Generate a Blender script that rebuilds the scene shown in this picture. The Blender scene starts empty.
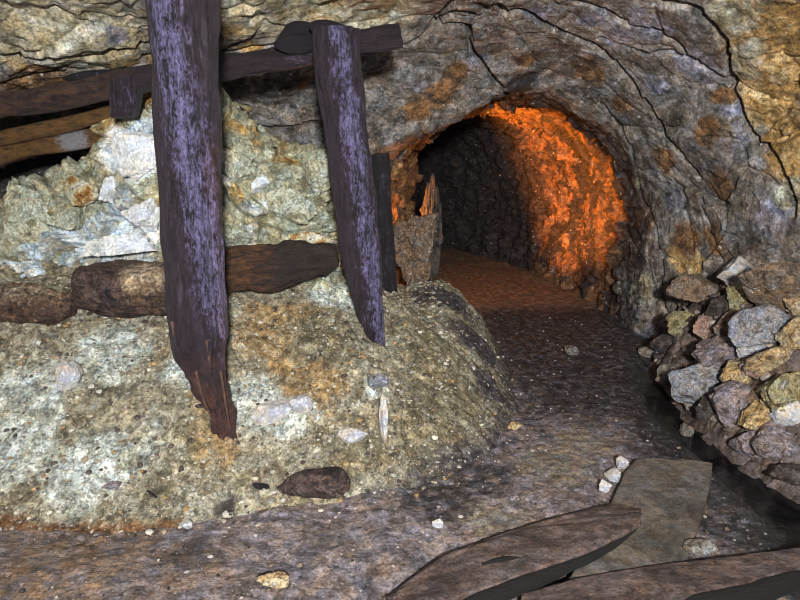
import bpy, math, random
import numpy as np
from mathutils import Vector, Matrix

rnd = random.Random(7)
S = bpy.context.scene
COL = S.collection
S.view_settings.view_transform = 'Standard'
S.view_settings.look = 'None'
S.view_settings.gamma = 1.0
S.view_settings.use_curve_mapping = False
S.view_settings.exposure = 0.12
S.cycles.filter_width = 1.0

# ------------------------------------------------------------------ camera
F_PX = 622.0
EYE = np.array([0.0, 0.0, 1.5])
PITCH = math.radians(13.6)
cam_d = bpy.data.cameras.new('camera')
cam = bpy.data.objects.new('camera', cam_d)
COL.objects.link(cam)
cam.location = EYE
cam.rotation_euler = (math.pi / 2 - PITCH, 0, 0)
cam_d.sensor_width = 36.0
cam_d.lens = 36.0 * F_PX / 800.0
cam_d.clip_start = 0.02
S.camera = cam
FWD = np.array([0, math.cos(PITCH), -math.sin(PITCH)])
UP = np.array([0, math.sin(PITCH), math.cos(PITCH)])
RIGHT = np.array([1.0, 0, 0])


def ray(px, py):
    return RIGHT * (px - 400) / F_PX + FWD - UP * (py - 300) / F_PX


def at(px, py, y):
    """point seen at a photo position, at distance y into the mine"""
    d = ray(px, py)
    return EYE + d * (y / d[1])


def on_z(px, py, z):
    d = ray(px, py)
    return EYE + d * ((z - EYE[2]) / d[2])


def project(P):
    Q = np.asarray(P) - EYE
    w = Q @ FWD
    return 400 + F_PX * (Q @ RIGHT) / w, 300 - F_PX * (Q @ UP) / w


# ------------------------------------------------------------------ noise
def _hash(ix, iy, iz, seed):
    h = (ix.astype(np.uint32) * np.uint32(374761393) + iy.astype(np.uint32) * np.uint32(668265263)
         + iz.astype(np.uint32) * np.uint32(2147483647) + np.uint32(seed * 974634777 & 0xffffffff))
    h = (h ^ (h >> np.uint32(13))) * np.uint32(1274126177)
    h = (h ^ (h >> np.uint32(16))) * np.uint32(2246822519)
    h = h ^ (h >> np.uint32(15))
    return (h & np.uint32(0xffffff)).astype(np.float32) / np.float32(0xffffff)


def vnoise(P, seed=0):
    """smooth 3D noise in -1..1"""
    shp = P.shape[:-1]
    Q = np.ascontiguousarray(P.reshape(-1, 3)).astype(np.float32)
    I = np.floor(Q)
    f = Q - I
    I = I.astype(np.int64) + 100000
    u = f * f * f * (f * (f * 6 - 15) + 10)
    out = np.zeros(len(Q), np.float32)
    for dx in (0, 1):
        wx = u[:, 0] if dx else 1 - u[:, 0]
        for dy in (0, 1):
            wy = u[:, 1] if dy else 1 - u[:, 1]
            for dz in (0, 1):
                wz = u[:, 2] if dz else 1 - u[:, 2]
                out += wx * wy * wz * _hash(I[:, 0] + dx, I[:, 1] + dy, I[:, 2] + dz, seed)
    return (out * 2 - 1).reshape(shp)


def fbm(P, scale=1.0, octaves=4, seed=0, gain=0.5, ridged=False):
    P = np.asarray(P, dtype=np.float32)
    out = 0
    a, s, tot = 1.0, scale, 0.0
    for k in range(octaves):
        n = vnoise(P * np.float32(s) + np.float32(17.3 * k + 3.1), seed + k)
        if ridged:
            n = 1 - 2 * np.abs(n)
        out = out + a * n
        tot += a
        a *= gain
        s *= 2.07
    return out / tot


def facets(P, scale, seed=0, tilt=1.0, tone=False):
    """broken-rock noise: every cell is a tilted flat facet; returns height and distance-to-edge"""
    shp = P.shape[:-1]
    Q = np.ascontiguousarray(P.reshape(-1, 3)).astype(np.float32) * np.float32(scale)
    I = np.floor(Q).astype(np.int64)
    n = len(Q)
    f1 = np.full(n, 9.0, np.float32)
    f2 = np.full(n, 9.0, np.float32)
    h = np.zeros(n, np.float32)
    tn = np.zeros(n, np.float32)
    for dx in (-1, 0, 1):
        for dy in (-1, 0, 1):
            for dz in (-1, 0, 1):
                ix, iy, iz = I[:, 0] + dx + 100000, I[:, 1] + dy + 100000, I[:, 2] + dz + 100000
                r = [_hash(ix, iy, iz, seed + 11 * k) for k in range(7)]
                c = np.stack([I[:, 0] + dx + r[0], I[:, 1] + dy + r[1], I[:, 2] + dz + r[2]], 1).astype(np.float32)
                d = Q - c
                dist = np.sqrt((d * d).sum(1))
                hv = (r[3] * 2 - 1) * 0.6 + tilt * (d[:, 0] * (r[4] * 2 - 1) + d[:, 1] * (r[5] * 2 - 1) + d[:, 2] * (r[6] * 2 - 1))
                near = dist < f1
                f2 = np.where(near, f1, np.minimum(f2, dist))
                h = np.where(near, hv, h)
                if tone:
                    tn = np.where(near, _hash(ix, iy, iz, seed + 99), tn)
                f1 = np.where(near, dist, f1)
    if tone:
        return h.reshape(shp), (f2 - f1).reshape(shp), tn.reshape(shp)
    return h.reshape(shp), (f2 - f1).reshape(shp)


def smooth(a, b, x):
    t = np.clip((x - a) / (b - a), 0, 1)
    return t * t * (3 - 2 * t)


# ------------------------------------------------------------------ mesh helpers
def mesh_obj(name, V, faces, mat, parent=None, attrs=None, smooth_shade=True, linear=False):
    me = bpy.data.meshes.new(name)
    V = np.asarray(V, np.float32).reshape(-1, 3)
    faces = np.asarray(faces, np.int32)
    k = faces.shape[1]
    me.vertices.add(len(V))
    me.vertices.foreach_set('co', V.ravel())
    me.loops.add(faces.size)
    me.loops.foreach_set('vertex_index', faces.ravel())
    me.polygons.add(len(faces))
    me.polygons.foreach_set('loop_start', np.arange(0, faces.size, k, dtype=np.int32))
    me.polygons.foreach_set('loop_total', np.full(len(faces), k, np.int32))
    me.polygons.foreach_set('use_smooth', np.full(len(faces), smooth_shade))
    me.update(calc_edges=True)
    me.validate()
    for an, av in (attrs or {}).items():
        a = me.attributes.new(an, 'FLOAT', 'POINT')
        a.data.foreach_set('value', np.asarray(av, np.float32).ravel())
    me.materials.append(mat)
    o = bpy.data.objects.new(name, me)
    COL.objects.link(o)
    if parent is not None:
        o.parent = parent
    return o


def grid_faces(nu, nv, wrap_v=False, flip=False):
    i = np.arange(nu - 1)[:, None]
    j = np.arange(nv if wrap_v else nv - 1)[None, :]
    j2 = (j + 1) % nv
    a = i * nv + j
    b = i * nv + j2
    c = (i + 1) * nv + j2
    d = (i + 1) * nv + j
    f = np.stack([a + 0 * j, b, c, d], -1).reshape(-1, 4)
    return f[:, ::-1] if flip else f


def grid_normals(P):
    du = np.gradient(P, axis=0)
    dv = np.gradient(P, axis=1)
    n = np.cross(du, dv)
    n /= np.linalg.norm(n, axis=-1, keepdims=True) + 1e-9
    return n


def tag(o, label=None, cat=None, group=None, kind=None):
    if label:
        o['label'] = label
    if cat:
        o['category'] = cat
    if group:
        o['group'] = group
    if kind:
        o['kind'] = kind
    return o


def catmull(pts, t):
    """pts (n,d) control points, t in 0..n-1"""
    pts = np.asarray(pts, float)
    n = len(pts)
    t = np.clip(np.asarray(t, float), 0, n - 1 - 1e-6)
    i = np.floor(t).astype(int)
    f = (t - i)[..., None]
    p0, p1, p2, p3 = (pts[np.clip(i + k, 0, n - 1)] for k in (-1, 0, 1, 2))
    return 0.5 * (2 * p1 + (p2 - p0) * f + (2 * p0 - 5 * p1 + 4 * p2 - p3) * f ** 2 + (3 * p1 - p0 - 3 * p2 + p3) * f ** 3)


def poly_dist(P, line, radius):
    """distance of points (n,3) to a polyline, only worked out near it"""
    out = np.full(len(P), 9.0, np.float32)
    for a, b in zip(line[:-1], line[1:]):
        lo, hi = np.minimum(a, b) - radius, np.maximum(a, b) + radius
        m = np.all((P > lo) & (P < hi), axis=1)
        if not m.any():
            continue
        ab = b - a
        t = np.clip(((P[m] - a) @ ab) / (ab @ ab + 1e-12), 0, 1)
        d = np.linalg.norm(P[m] - (a + t[:, None] * ab), axis=1)
        out[m] = np.minimum(out[m], d)
    return out


# ------------------------------------------------------------------ materials
def lin(c):
    def f(v):
        v /= 255.0
        return v / 12.92 if v <= 0.04045 else ((v + 0.055) / 1.055) ** 2.4
    return (f(c[0]), f(c[1]), f(c[2]), 1.0)


class NT:
    def __init__(self, name):
        self.m = bpy.data.materials.new(name)
        self.m.use_nodes = True
        self.t = self.m.node_tree
        self.t.nodes.clear()
        self.out = self.n('ShaderNodeOutputMaterial')
        self.b = self.n('ShaderNodeBsdfPrincipled')
        self.l(self.b.outputs[0], self.out.inputs[0])
        self.co = self.n('ShaderNodeTexCoord').outputs['Object']

    def n(self, t, **kw):
        x = self.t.nodes.new(t)
        for k, v in kw.items():
            setattr(x, k, v)
        return x

    def l(self, a, b):
        self.t.links.new(a, b)

    def mapping(self, scale, rot=(0, 0, 0)):
        x = self.n('ShaderNodeMapping')
        x.inputs['Scale'].default_value = scale
        x.inputs['Rotation'].default_value = rot
        self.l(self.co, x.inputs[0])
        return x.outputs[0]

    def noise(self, scale, detail=6, rough=0.6, co=None, dist=0.0):
        x = self.n('ShaderNodeTexNoise')
        x.inputs['Scale'].default_value = scale
        x.inputs['Detail'].default_value = detail
        x.inputs['Roughness'].default_value = rough
        x.inputs['Distortion'].default_value = dist
        self.l(co or self.co, x.inputs['Vector'])
        return x.outputs['Fac']

    def vor(self, scale, feature='F1', out='Distance', co=None):
        x = self.n('ShaderNodeTexVoronoi', feature=feature)
        x.inputs['Scale'].default_value = scale
        self.l(co or self.co, x.inputs['Vector'])
        return x.outputs[out]

    def ramp(self, fac, stops, interp='LINEAR'):
        x = self.n('ShaderNodeValToRGB')
        cr = x.color_ramp
        cr.interpolation = interp
        while len(cr.elements) < len(stops):
            cr.elements.new(0.5)
        for e, (p, c) in zip(cr.elements, stops):
            e.position = p
            e.color = lin(c) if not isinstance(c, (int, float)) else (c, c, c, 1)
        self.l(fac, x.inputs[0])
        return x.outputs[0]

    def mix(self, fac, a, b, mode='MIX'):
        x = self.n('ShaderNodeMix', data_type='RGBA', blend_type=mode)
        for v, s in ((fac, x.inputs[0]), (a, x.inputs[6]), (b, x.inputs[7])):
            if isinstance(v, (int, float)):
                s.default_value = v
            elif isinstance(v, tuple):
                s.default_value = lin(v)
            else:
                self.l(v, s)
        return x.outputs[2]

    def math(self, op, a, b=0.0):
        x = self.n('ShaderNodeMath', operation=op)
        for v, s in ((a, x.inputs[0]), (b, x.inputs[1])):
            if isinstance(v, (int, float)):
                s.default_value = v
            else:
                self.l(v, s)
        return x.outputs[0]

    def attr(self, name):
        x = self.n('ShaderNodeAttribute', attribute_name=name)
        return x.outputs['Fac']

    def bump(self, h, strength=0.5, dist=0.02, prev=None):
        x = self.n('ShaderNodeBump')
        x.inputs['Strength'].default_value = strength
        x.inputs['Distance'].default_value = dist
        self.l(h, x.inputs['Height'])
        if prev is not None:
            self.l(prev, x.inputs['Normal'])
        return x.outputs[0]


def rock_material(name, base, minerals=(), speck=(0.35, 1.55), fine=60.0, coarse=3.0, rough=(0.55, 0.85), bump=0.5,
                  chips=None, spec=0.4, chip_scale=28.0, chip_cut=0.16, hue=0.16, tone=None):
    """base: ramp colours picked by coarse noise; minerals: (attribute, colour ramp) blended on top"""
    t = NT(name)
    n1 = t.noise(coarse, 8, 0.7, dist=0.5)
    k = len(base)
    col = t.ramp(n1, [(0.36 + 0.28 * i / max(1, k - 1), c) for i, c in enumerate(base)])
    for q, (an, cols) in enumerate(minerals):
        nn = t.noise(coarse * 2.9 + q, 8, 0.72, dist=0.4)
        c2 = t.ramp(nn, [(0.36 + 0.28 * i / max(1, len(cols) - 1), c) for i, c in enumerate(cols)])
        w = t.math('ADD', t.attr(an), t.math('MULTIPLY', t.math('SUBTRACT', t.noise(coarse * 3.7 + 1.3 * q, 9, 0.75), 0.5), 2.4))
        a = t.n('ShaderNodeMapRange', interpolation_type='SMOOTHSTEP')
        a.inputs['From Min'].default_value = 0.15
        a.inputs['From Max'].default_value = 0.95
        t.l(w, a.inputs['Value'])
        gate = t.n('ShaderNodeMapRange')
        gate.inputs['From Max'].default_value = 0.25
        t.l(t.attr(an), gate.inputs['Value'])
        col = t.mix(t.math('MULTIPLY', a.outputs[0], gate.outputs[0]), col, c2)
    if tone:      # broken stones differ from one another
        col = t.mix(1.0, col, t.ramp(t.attr('tone'), [(0.0, tone[0] * 0.5), (0.5, 0.5), (1.0, tone[1] * 0.5)]), 'MULTIPLY')
        col = t.mix(1.0, col, (188, 188, 188), 'DIVIDE')
    n2 = t.noise(fine * 0.3, 8, 0.78)
    n3 = t.noise(fine, 5, 0.8)
    n4 = t.noise(fine * 0.13, 5, 0.7)
    sp = t.math('ADD', t.math('MULTIPLY', n2, 0.5), t.math('MULTIPLY', n3, 0.5))
    col = t.mix(1.0, col, t.ramp(sp, [(0.425, speck[0] * 0.5), (0.5, 0.5), (0.585, speck[1] * 0.5)]), 'MULTIPLY')
    col = t.mix(1.0, col, (188, 188, 188), 'DIVIDE')
    # iron-warm and clay-cool drift of the colour
    warm = t.n('ShaderNodeValToRGB')
    warm.color_ramp.elements[0].position, warm.color_ramp.elements[1].position = 0.38, 0.62
    warm.color_ramp.elements[0].color = (1 + hue * 0.8, 1.0, 1 - hue, 1)
    warm.color_ramp.elements[1].color = (1 - hue * 0.6, 1.0, 1 + hue, 1)
    t.l(n4, warm.inputs[0])
    col = t.mix(1.0, col, warm.outputs[0], 'MULTIPLY')
    if chips:
        for sc_, cut_ in ((chip_scale, chip_cut), (chip_scale * 2.1, chip_cut)):
            cw = t.n('ShaderNodeVectorMath', operation='ADD')
            nz = t.n('ShaderNodeTexNoise')
            nz.inputs['Scale'].default_value = sc_ * 1.5
            t.l(t.co, nz.inputs['Vector'])
            off = t.n('ShaderNodeVectorMath', operation='SCALE')
            off.inputs['Scale'].default_value = 0.9 / sc_
            t.l(nz.outputs['Color'], off.inputs[0])
            t.l(t.co, cw.inputs[0])
            t.l(off.outputs[0], cw.inputs[1])
            v = t.vor(sc_, 'F1', 'Distance', cw.outputs[0])
            pick = t.n('ShaderNodeSeparateColor')
            t.l(t.vor(sc_, 'F1', 'Color', cw.outputs[0]), pick.inputs[0])
            on = t.math('MULTIPLY', t.ramp(v, [(0.22, 1.0), (0.36, 0.0)]), t.math('LESS_THAN', pick.outputs[0], cut_))
            col = t.mix(t.math('MULTIPLY', on, t.math('MULTIPLY', pick.outputs[1], 1.0)), col, chips)
    t.l(col, t.b.inputs['Base Color'])
    t.l(t.ramp(n2, [(0.35, rough[0]), (0.65, rough[1])]), t.b.inputs['Roughness'])
    t.b.inputs['Specular IOR Level'].default_value = spec
    b = t.bump(t.noise(fine * 0.22, 8, 0.75), bump, 0.07)
    b = t.bump(n3, bump, 0.018, b)
    t.l(b, t.b.inputs['Normal'])
    return t.m


def wood_material(name, dark, mid, hi, axis='z', hi_cut=(0.5, 0.68), rough=0.55, stretch=9.0, rust=None):
    t = NT(name)

    def grain(across, along, detail=8, r=0.72, dist=0.4):
        sc = [across] * 3
        sc['xyz'.index(axis)] = along
        return t.noise(1.0, detail, r, t.mapping(tuple(sc)), dist)
    g = grain(stretch * 4.5, stretch * 0.5)
    m_ = grain(stretch * 3.0, stretch * 1.5, 9, 0.8)
    f_ = grain(stretch * 11, stretch * 4.5, 5, 0.8, 0.0)
    mixn = t.math('ADD', t.math('MULTIPLY', g, 0.35), t.math('ADD', t.math('MULTIPLY', m_, 0.4), t.math('MULTIPLY', f_, 0.25)))
    col = t.ramp(mixn, [(0.40, dark), (0.56, mid)])
    if rust:
        col = t.mix(t.math('MULTIPLY', t.attr('rust'), t.ramp(m_, [(0.42, 0.0), (0.62, 0.9)])), col, rust)
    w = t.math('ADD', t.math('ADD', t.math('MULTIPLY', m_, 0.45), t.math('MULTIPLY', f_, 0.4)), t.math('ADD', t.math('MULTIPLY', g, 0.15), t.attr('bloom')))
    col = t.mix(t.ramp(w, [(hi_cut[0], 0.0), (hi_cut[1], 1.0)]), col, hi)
    t.l(col, t.b.inputs['Base Color'])
    t.b.inputs['Roughness'].default_value = rough
    t.b.inputs['Specular IOR Level'].default_value = 0.45
    b = t.bump(mixn, 1.0, 0.04)
    b = t.bump(f_, 0.7, 0.012, b)
    t.l(b, t.b.inputs['Normal'])
    return t.m


M = {}
M['cave'] = rock_material(
    'cave_rock', [(66, 61, 55), (108, 103, 96), (146, 141, 137), (94, 87, 76), (126, 121, 122)],
    minerals=[('ochre', [(104, 82, 46), (176, 142, 84), (228, 204, 156)]),  # mineral ochre, plus the orange glow painted on the left drift wall
              ('green', [(116, 110, 84), (170, 164, 138), (204, 200, 184)]),
              ('blue', [(84, 84, 92), (124, 124, 138), (186, 186, 200)]),
              ('rust', [(62, 46, 34), (112, 84, 56), (158, 116, 72)]),
              ('shade_stain', [(24, 23, 25), (44, 42, 44), (64, 60, 60)])],  # near-black tones for painted-in shade and dark streaks
    tone=(0.55, 1.5), speck=(0.3, 1.7), fine=60, coarse=2.6, bump=0.7, chips=(214, 206, 200), chip_scale=30, chip_cut=0.06, rough=(0.4, 0.75), spec=0.5, hue=0.16)
M['pack'] = rock_material(
    'quartz_rock', [(96, 94, 76), (150, 150, 124), (190, 194, 172), (134, 132, 104), (176, 182, 162)],
    minerals=[('ochre', [(116, 92, 48), (164, 136, 80), (204, 184, 130)]),
              ('white', [(196, 208, 208), (236, 244, 246), (255, 255, 255)]),
              ('blue', [(170, 190, 205), (205, 222, 232), (236, 246, 250)])],
    tone=(0.45, 1.6), speck=(0.45, 1.5), fine=60, coarse=5.5, bump=0.8, hue=0.2, chips=(250, 250, 246), chip_scale=34, chip_cut=0.08)
M['muck'] = rock_material(
    'muck', [(98, 92, 74), (138, 132, 108), (172, 168, 148), (120, 110, 88), (152, 146, 124)],
    minerals=[('ochre', [(120, 96, 62), (156, 130, 88), (186, 160, 116)]),
              ('pale', [(146, 152, 140), (190, 198, 188), (230, 236, 234)]),
              ('olive', [(92, 86, 66), (128, 120, 96), (160, 152, 126)]),
              ('dark', [(46, 42, 46), (72, 67, 71), (100, 95, 98)]),
              ('brown', [(92, 60, 34), (118, 82, 50), (140, 104, 70)])],
    tone=(0.55, 1.45), speck=(0.28, 1.75), fine=75, coarse=4.5, bump=0.9, hue=0.10, chips=(236, 232, 222), chip_scale=46, chip_cut=0.12)
M['floor'] = rock_material(
    'mine_floor', [(68, 62, 63), (102, 94, 95), (138, 128, 129), (88, 80, 78), (120, 112, 114)],
    minerals=[('brown', [(88, 70, 54), (122, 100, 78), (156, 132, 106)]),
              ('wet', [(20, 20, 21), (36, 35, 37), (58, 56, 58)]),  # wet ground, plus the floor shadow painted in at two spots
              ('tan', [(96, 88, 74), (124, 114, 96), (150, 140, 120)])],
    speck=(0.35, 1.7), fine=75, coarse=4.5, bump=0.6, hue=0.2, chips=(196, 190, 186), chip_scale=60, chip_cut=0.05, rough=(0.4, 0.75), spec=0.45)
M['bank'] = rock_material(
    'rubble_bank', [(70, 60, 58), (104, 92, 86), (128, 114, 108), (88, 76, 66)],
    speck=(0.35, 1.6), fine=60, coarse=5, bump=0.8)


def water_material():
    t = NT('dark_water')
    t.l(t.ramp(t.noise(5, 5, 0.6), [(0.4, (12, 12, 14)), (0.65, (34, 33, 34))]), t.b.inputs['Base Color'])
    t.b.inputs['Roughness'].default_value = 0.12
    t.b.inputs['IOR'].default_value = 1.33
    t.l(t.bump(t.noise(26, 3, 0.5), 0.25, 0.01), t.b.inputs['Normal'])
    return t.m


M['water'] = water_material()

# ------------------------------------------------------------------ ground heights
FOOT = np.array([(-4, 2.0), (-1.6, 2.15), (-0.9, 2.2), (-0.35, 2.35), (0.08, 2.5), (0.5, 2.85), (0.74, 3.3), (0.8, 4.0),
                 (0.8, 4.7), (0.68, 5.2), (0.3, 5.5), (-1, 5.8)])


def heap_signed(x, y):
    P = np.stack([x, y], -1).reshape(-1, 2)
    best = np.full(len(P), 99.0)
    for a, b in zip(FOOT[:-1], FOOT[1:]):
        ab = b - a
        t = np.clip(((P - a) @ ab) / (ab @ ab), 0, 1)
        best = np.minimum(best, np.linalg.norm(P - (a + t[:, None] * ab), axis=1))
    poly = np.vstack([FOOT, [(-4, 6)]])
    inside = np.zeros(len(P), bool)
    for a, b in zip(poly, np.roll(poly, -1, 0)):
        cond = (a[1] > P[:, 1]) != (b[1] > P[:, 1])
        xi = (b[0] - a[0]) * (P[:, 1] - a[1]) / (b[1] - a[1] + 1e-12) + a[0]
        inside ^= cond & (P[:, 0] < xi)
    return np.where(inside, best, -best).reshape(np.shape(x))


def heap_height(x, y, detail=False):
    x, y = np.asarray(x, float), np.asarray(y, float)
    d = heap_signed(x, y) + 0.06 * fbm(np.stack([x, y, 0 * x], -1), 1.7, 2, 41)
    steep = 1.22 + 0.9 * smooth(3.5, 4.3, y) * smooth(0.0, 0.4, x)
    cap = 1.3 - 0.55 * smooth(3.3, 4.2, y + 0.6 * x)
    dd = np.maximum(d, -0.3)
    dq = np.maximum(dd, 0)
    dq = dq * dq / (dq + 0.12)
    h = np.where(dd > 0, cap * (1 - np.exp(-steep * dq / cap)), 0.25 * dd) - 0.015
    P = np.stack([x, y, 0 * x], -1)
    h = h + 0.05 * fbm(P, 2.2, 3, 5) * smooth(-0.1, 0.3, d)
    if detail:
        f, e = facets(P + np.array([0, 0, 3.3]), 11, 21, 0.8)
        f2, e2 = facets(P + np.array([0, 0, 7.3]), 28, 22, 0.9)
        m = smooth(-0.05, 0.2, d)
        h = h + m * (0.03 * f * smooth(-0.2, 0.4, fbm(P, 3, 2, 9)) + 0.012 * f2 + 0.02 * fbm(P, 9, 4, 6))
    return h


CHAN = np.array([on_z(a, b, 0.0)[:2] for a, b in [(660, 366), (668, 384), (676, 404), (700, 428), (742, 462), (790, 500), (850, 560), (920, 640)]])


def chan_dist(x, y):
    P = np.stack([x, y, 0 * np.asarray(x)], -1).reshape(-1, 3)
    line = np.hstack([CHAN, np.zeros((len(CHAN), 1))])
    return poly_dist(P.astype(float), line, 1.5).reshape(np.shape(x))


def floor_height(x, y, detail=False):
    x, y = np.asarray(x, float), np.asarray(y, float)
    P = np.stack([x, y, 0 * x + 1.7], -1)
    h = 0.03 * fbm(P, 1.6, 3, 61)
    h = h - 0.09 * (1 - smooth(0.06, 0.24, chan_dist(x, y)))
    h = h + 0.07 * smooth(0.2, -1.2, x) * smooth(2.4, 1.7, y)
    if detail:
        f, e = facets(P, 16, 63, 0.8)
        h = h + 0.006 * f + 0.009 * fbm(P, 7, 4, 64) + 0.005 * fbm(P, 36, 2, 65)
    return h


BANK_AXIS = np.array([(2.9, 2.0), (2.55, 2.8), (2.3, 3.6), (2.15, 4.3), (2.1, 4.9)])


def bank_height(x, y, detail=False):
    x, y = np.asarray(x, float), np.asarray(y, float)
    bx = np.interp(y, BANK_AXIS[:, 1], BANK_AXIS[:, 0])
    wid = np.interp(y, [2.0, 2.8, 3.2, 3.8, 4.15, 4.5, 4.8], [0.95, 0.82, 0.74, 0.50, 0.40, 0.2, 0.1])
    hh = np.interp(y, [2.0, 3.0, 3.8, 4.4, 4.8], [0.75, 0.82, 0.76, 0.5, 0.1])
    u = (x - (bx - wid)) / wid
    P = np.stack([x, y, 0 * x + 5.1], -1)
    h = hh * np.clip(u, -0.5, 1.2) ** 1 * 1.0
    h = np.where(u > 0, hh * (1 - (1 - np.clip(u, 0, 1)) ** 1.7), 0.4 * u) - 0.04
    if detail:
        f, e = facets(P + 0.04 * fbm(P, 6, 2, 70)[..., None], 6.5, 71, 1.2)
        h = h + smooth(-0.1, 0.2, u) * (0.08 * f - 0.06 * (1 - smooth(0, 0.12, e))) + 0.02 * fbm(P, 9, 4, 72)
    return np.maximum(h, -0.18)


def ground(x, y):
    return max(float(floor_height(x, y)), float(heap_height(x, y)), float(bank_height(x, y)))


def hit(px, py, fn=ground):
    d = ray(px, py)
    lo = None
    for y in np.arange(1.0, 9.0, 0.02):
        p = EYE + d * (y / d[1])
        if p[2] <= fn(p[0], p[1]):
            return p
    return EYE + d * (6 / d[1])


def blobs(P, items):
    """soft mineral patches: (x, y, z, radius)"""
    w = np.zeros(P.shape[:-1], np.float32)
    for (c, r) in items:
        d = np.linalg.norm(P - np.asarray(c, float), axis=-1)
        w = np.maximum(w, 1 - smooth(0.35 * r, r, d))
    return w


# ------------------------------------------------------------------ rock shell (walls, roof, drift)
KEY = [  # y, nine profile points (x, z): left floor ... crown ... right floor
    (0.4, [(-3.1, -.2), (-3.2, .9), (-3.0, 2.2), (-1.7, 2.9), (0.2, 3.15), (1.7, 3.0), (2.6, 2.2), (2.85, .9), (2.85, -.2)]),
    (3.0, [(-3.0, -.2), (-3.1, .9), (-2.9, 1.8), (-1.6, 2.22), (0.2, 2.5), (1.5, 2.4), (2.35, 1.8), (2.6, .9), (2.6, -.2)]),
    (4.0, [(-2.9, -.2), (-3.0, .8), (-2.8, 1.6), (-1.5, 1.98), (0.25, 2.32), (1.25, 2.26), (2.0, 1.72), (2.25, .9), (2.2, -.2)]),
    (4.45, [(-2.9, -.2), (-3.1, .7), (-2.7, 1.35), (-1.2, 1.80), (0.35, 2.14), (1.2, 2.14), (1.88, 1.62), (2.12, .9), (2.08, -.2)]),
    (4.75, [(-1.6, -.2), (-1.8, .7), (-1.3, 1.2), (-0.32, 1.53), (0.72, 2.0), (1.25, 1.99), (1.82, 1.5), (2.03, .9), (2.0, -.2)]),
    (5.1, [(-.38, -.2), (-.44, .8), (-.24, 1.32), (0.33, 1.69), (0.9, 1.92), (1.38, 1.8), (1.8, 1.4), (1.97, .85), (1.9, -.2)]),
    (6.6, [(.12, -.2), (.10, .8), (0.16, 1.45), (0.4, 1.84), (0.92, 1.98), (1.45, 1.85), (1.82, 1.45), (1.98, .85), (1.85, -.2)]),
    (7.8, [(-.2, -.2), (-.25, .8), (-.05, 1.45), (0.3, 1.8), (0.8, 1.95), (1.24, 1.8), (1.56, 1.45), (1.7, .85), (1.6, -.2)]),
    (9.0, [(-.8, -.2), (-.85, .8), (-.7, 1.4), (-.3, 1.75), (0.2, 1.9), (0.7, 1.75), (1.05, 1.4), (1.15, .85), (1.1, -.2)]),
    (11.0, [(-2.6, -.2), (-2.6, .8), (-2.4, 1.4), (-2.0, 1.7), (-1.4, 1.85), (-.9, 1.7), (-.5, 1.4), (-.4, .85), (-.4, -.2)]),
    (12.5, [(-4.4, -.2), (-4.4, .8), (-4.3, 1.4), (-3.9, 1.7), (-3.4, 1.85), (-2.9, 1.7), (-2.5, 1.4), (-2.4, .85), (-2.4, -.2)]),
]


def shell_base(ss, tt):
    """ss (ns,) in key-ring units, tt (nt,) in 0..8"""
    rings = np.stack([catmull(np.array(k[1]), tt) for k in KEY])           # keys, nt, 2
    ys = np.array([[k[0]] for k in KEY])
    Y = catmull(ys, ss)[:, 0]
    xz = catmull(rings.reshape(len(KEY), -1), ss).reshape(len(ss), len(tt), 2)
    P = np.zeros((len(ss), len(tt), 3))
    P[..., 0] = xz[..., 0]
    P[..., 1] = Y[:, None]
    P[..., 2] = xz[..., 1]
    return P


CRACKS_PX = [
    ([(436, 24), (462, 12), (480, 12), (496, 5), (505, 15), (520, 12), (535, 18), (555, 30), (575, 38), (590, 43), (610, 59), (630, 82),
      (643, 98), (655, 118), (664, 136), (674, 148), (684, 158), (698, 175)], 1.0),
    ([(455, 1), (444, 12), (433, 20), (440, 27), (462, 25), (470, 32), (472, 50), (480, 62), (490, 75), (500, 86), (509, 95)], 0.7),
    ([(572, 1), (600, 10), (625, 22), (655, 31), (676, 42), (700, 66), (728, 82)], 0.45),
    ([(660, 1), (690, 8), (708, 22), (725, 45), (733, 80), (738, 108), (748, 130), (760, 146), (775, 160), (785, 185), (790, 215)], 1.0),
    ([(800, 132), (778, 142), (757, 146)], 0.5),
    ([(600, 104), (620, 125), (632, 155), (640, 195), (652, 220), (657, 243), (662, 267), (662, 297), (667, 318)], 0.6),
    ([(600, 40), (640, 52), (672, 52), (700, 66)], 0.35),
    ([(700, 200), (712, 240), (722, 262)], 0.35),
    ([(395, 45), (415, 42), (436, 24)], 0.4),
    ([(-20, 55), (20, 58), (60, 60), (92, 58), (120, 50), (145, 47)], 1.0),
    ([(-20, 84), (20, 80), (60, 74)], 0.8),
    ([(220, 50), (250, 48), (275, 46)], 0.6),
    ([(225, 115), (250, 128), (285, 128), (315, 122)], 0.6),
]

ns_a, ns_b, ns_c = 60, 500, 170
s_all = np.concatenate([np.linspace(0, 1, ns_a, endpoint=False), np.linspace(1, 5.2, ns_b, endpoint=False), np.linspace(5.2, 10, ns_c)])
t_all = np.concatenate([np.linspace(0, 2.6, 120, endpoint=False), np.linspace(2.6, 8, 620)])
P0 = shell_base(s_all, t_all)
N0 = -grid_normals(P0)
ctr = np.stack([P0[..., 0].mean(1), P0[..., 1].mean(1), P0[..., 2].mean(1)], -1)[:, None, :]
if (N0 * (ctr - P0)).sum(-1).mean() < 0:
    N0 = -N0
near = 1 - smooth(5.0, 5.6, P0[..., 1])
W = P0 + 0.10 * np.stack([fbm(P0, 2.5, 3, 90 + k) for k in range(3)], -1)
fac1, ed1 = facets(W * np.array([1, 1, 1.3]), 2.0, 3, 0.9)
fac2, ed2, tone2 = facets(W * np.array([1, 1, 1.4]), 5.5, 4, 0.9, True)
_h, _e, tone3 = facets(P0 + 0.05 * np.stack([fbm(P0, 7, 3, 95 + k) for k in range(3)], -1), 15, 6, 0.9, True)
leftroof = smooth(0.6, -0.4, P0[..., 0]) * near
rightwall = smooth(1.9, 2.2, P0[..., 0]) * near
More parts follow.
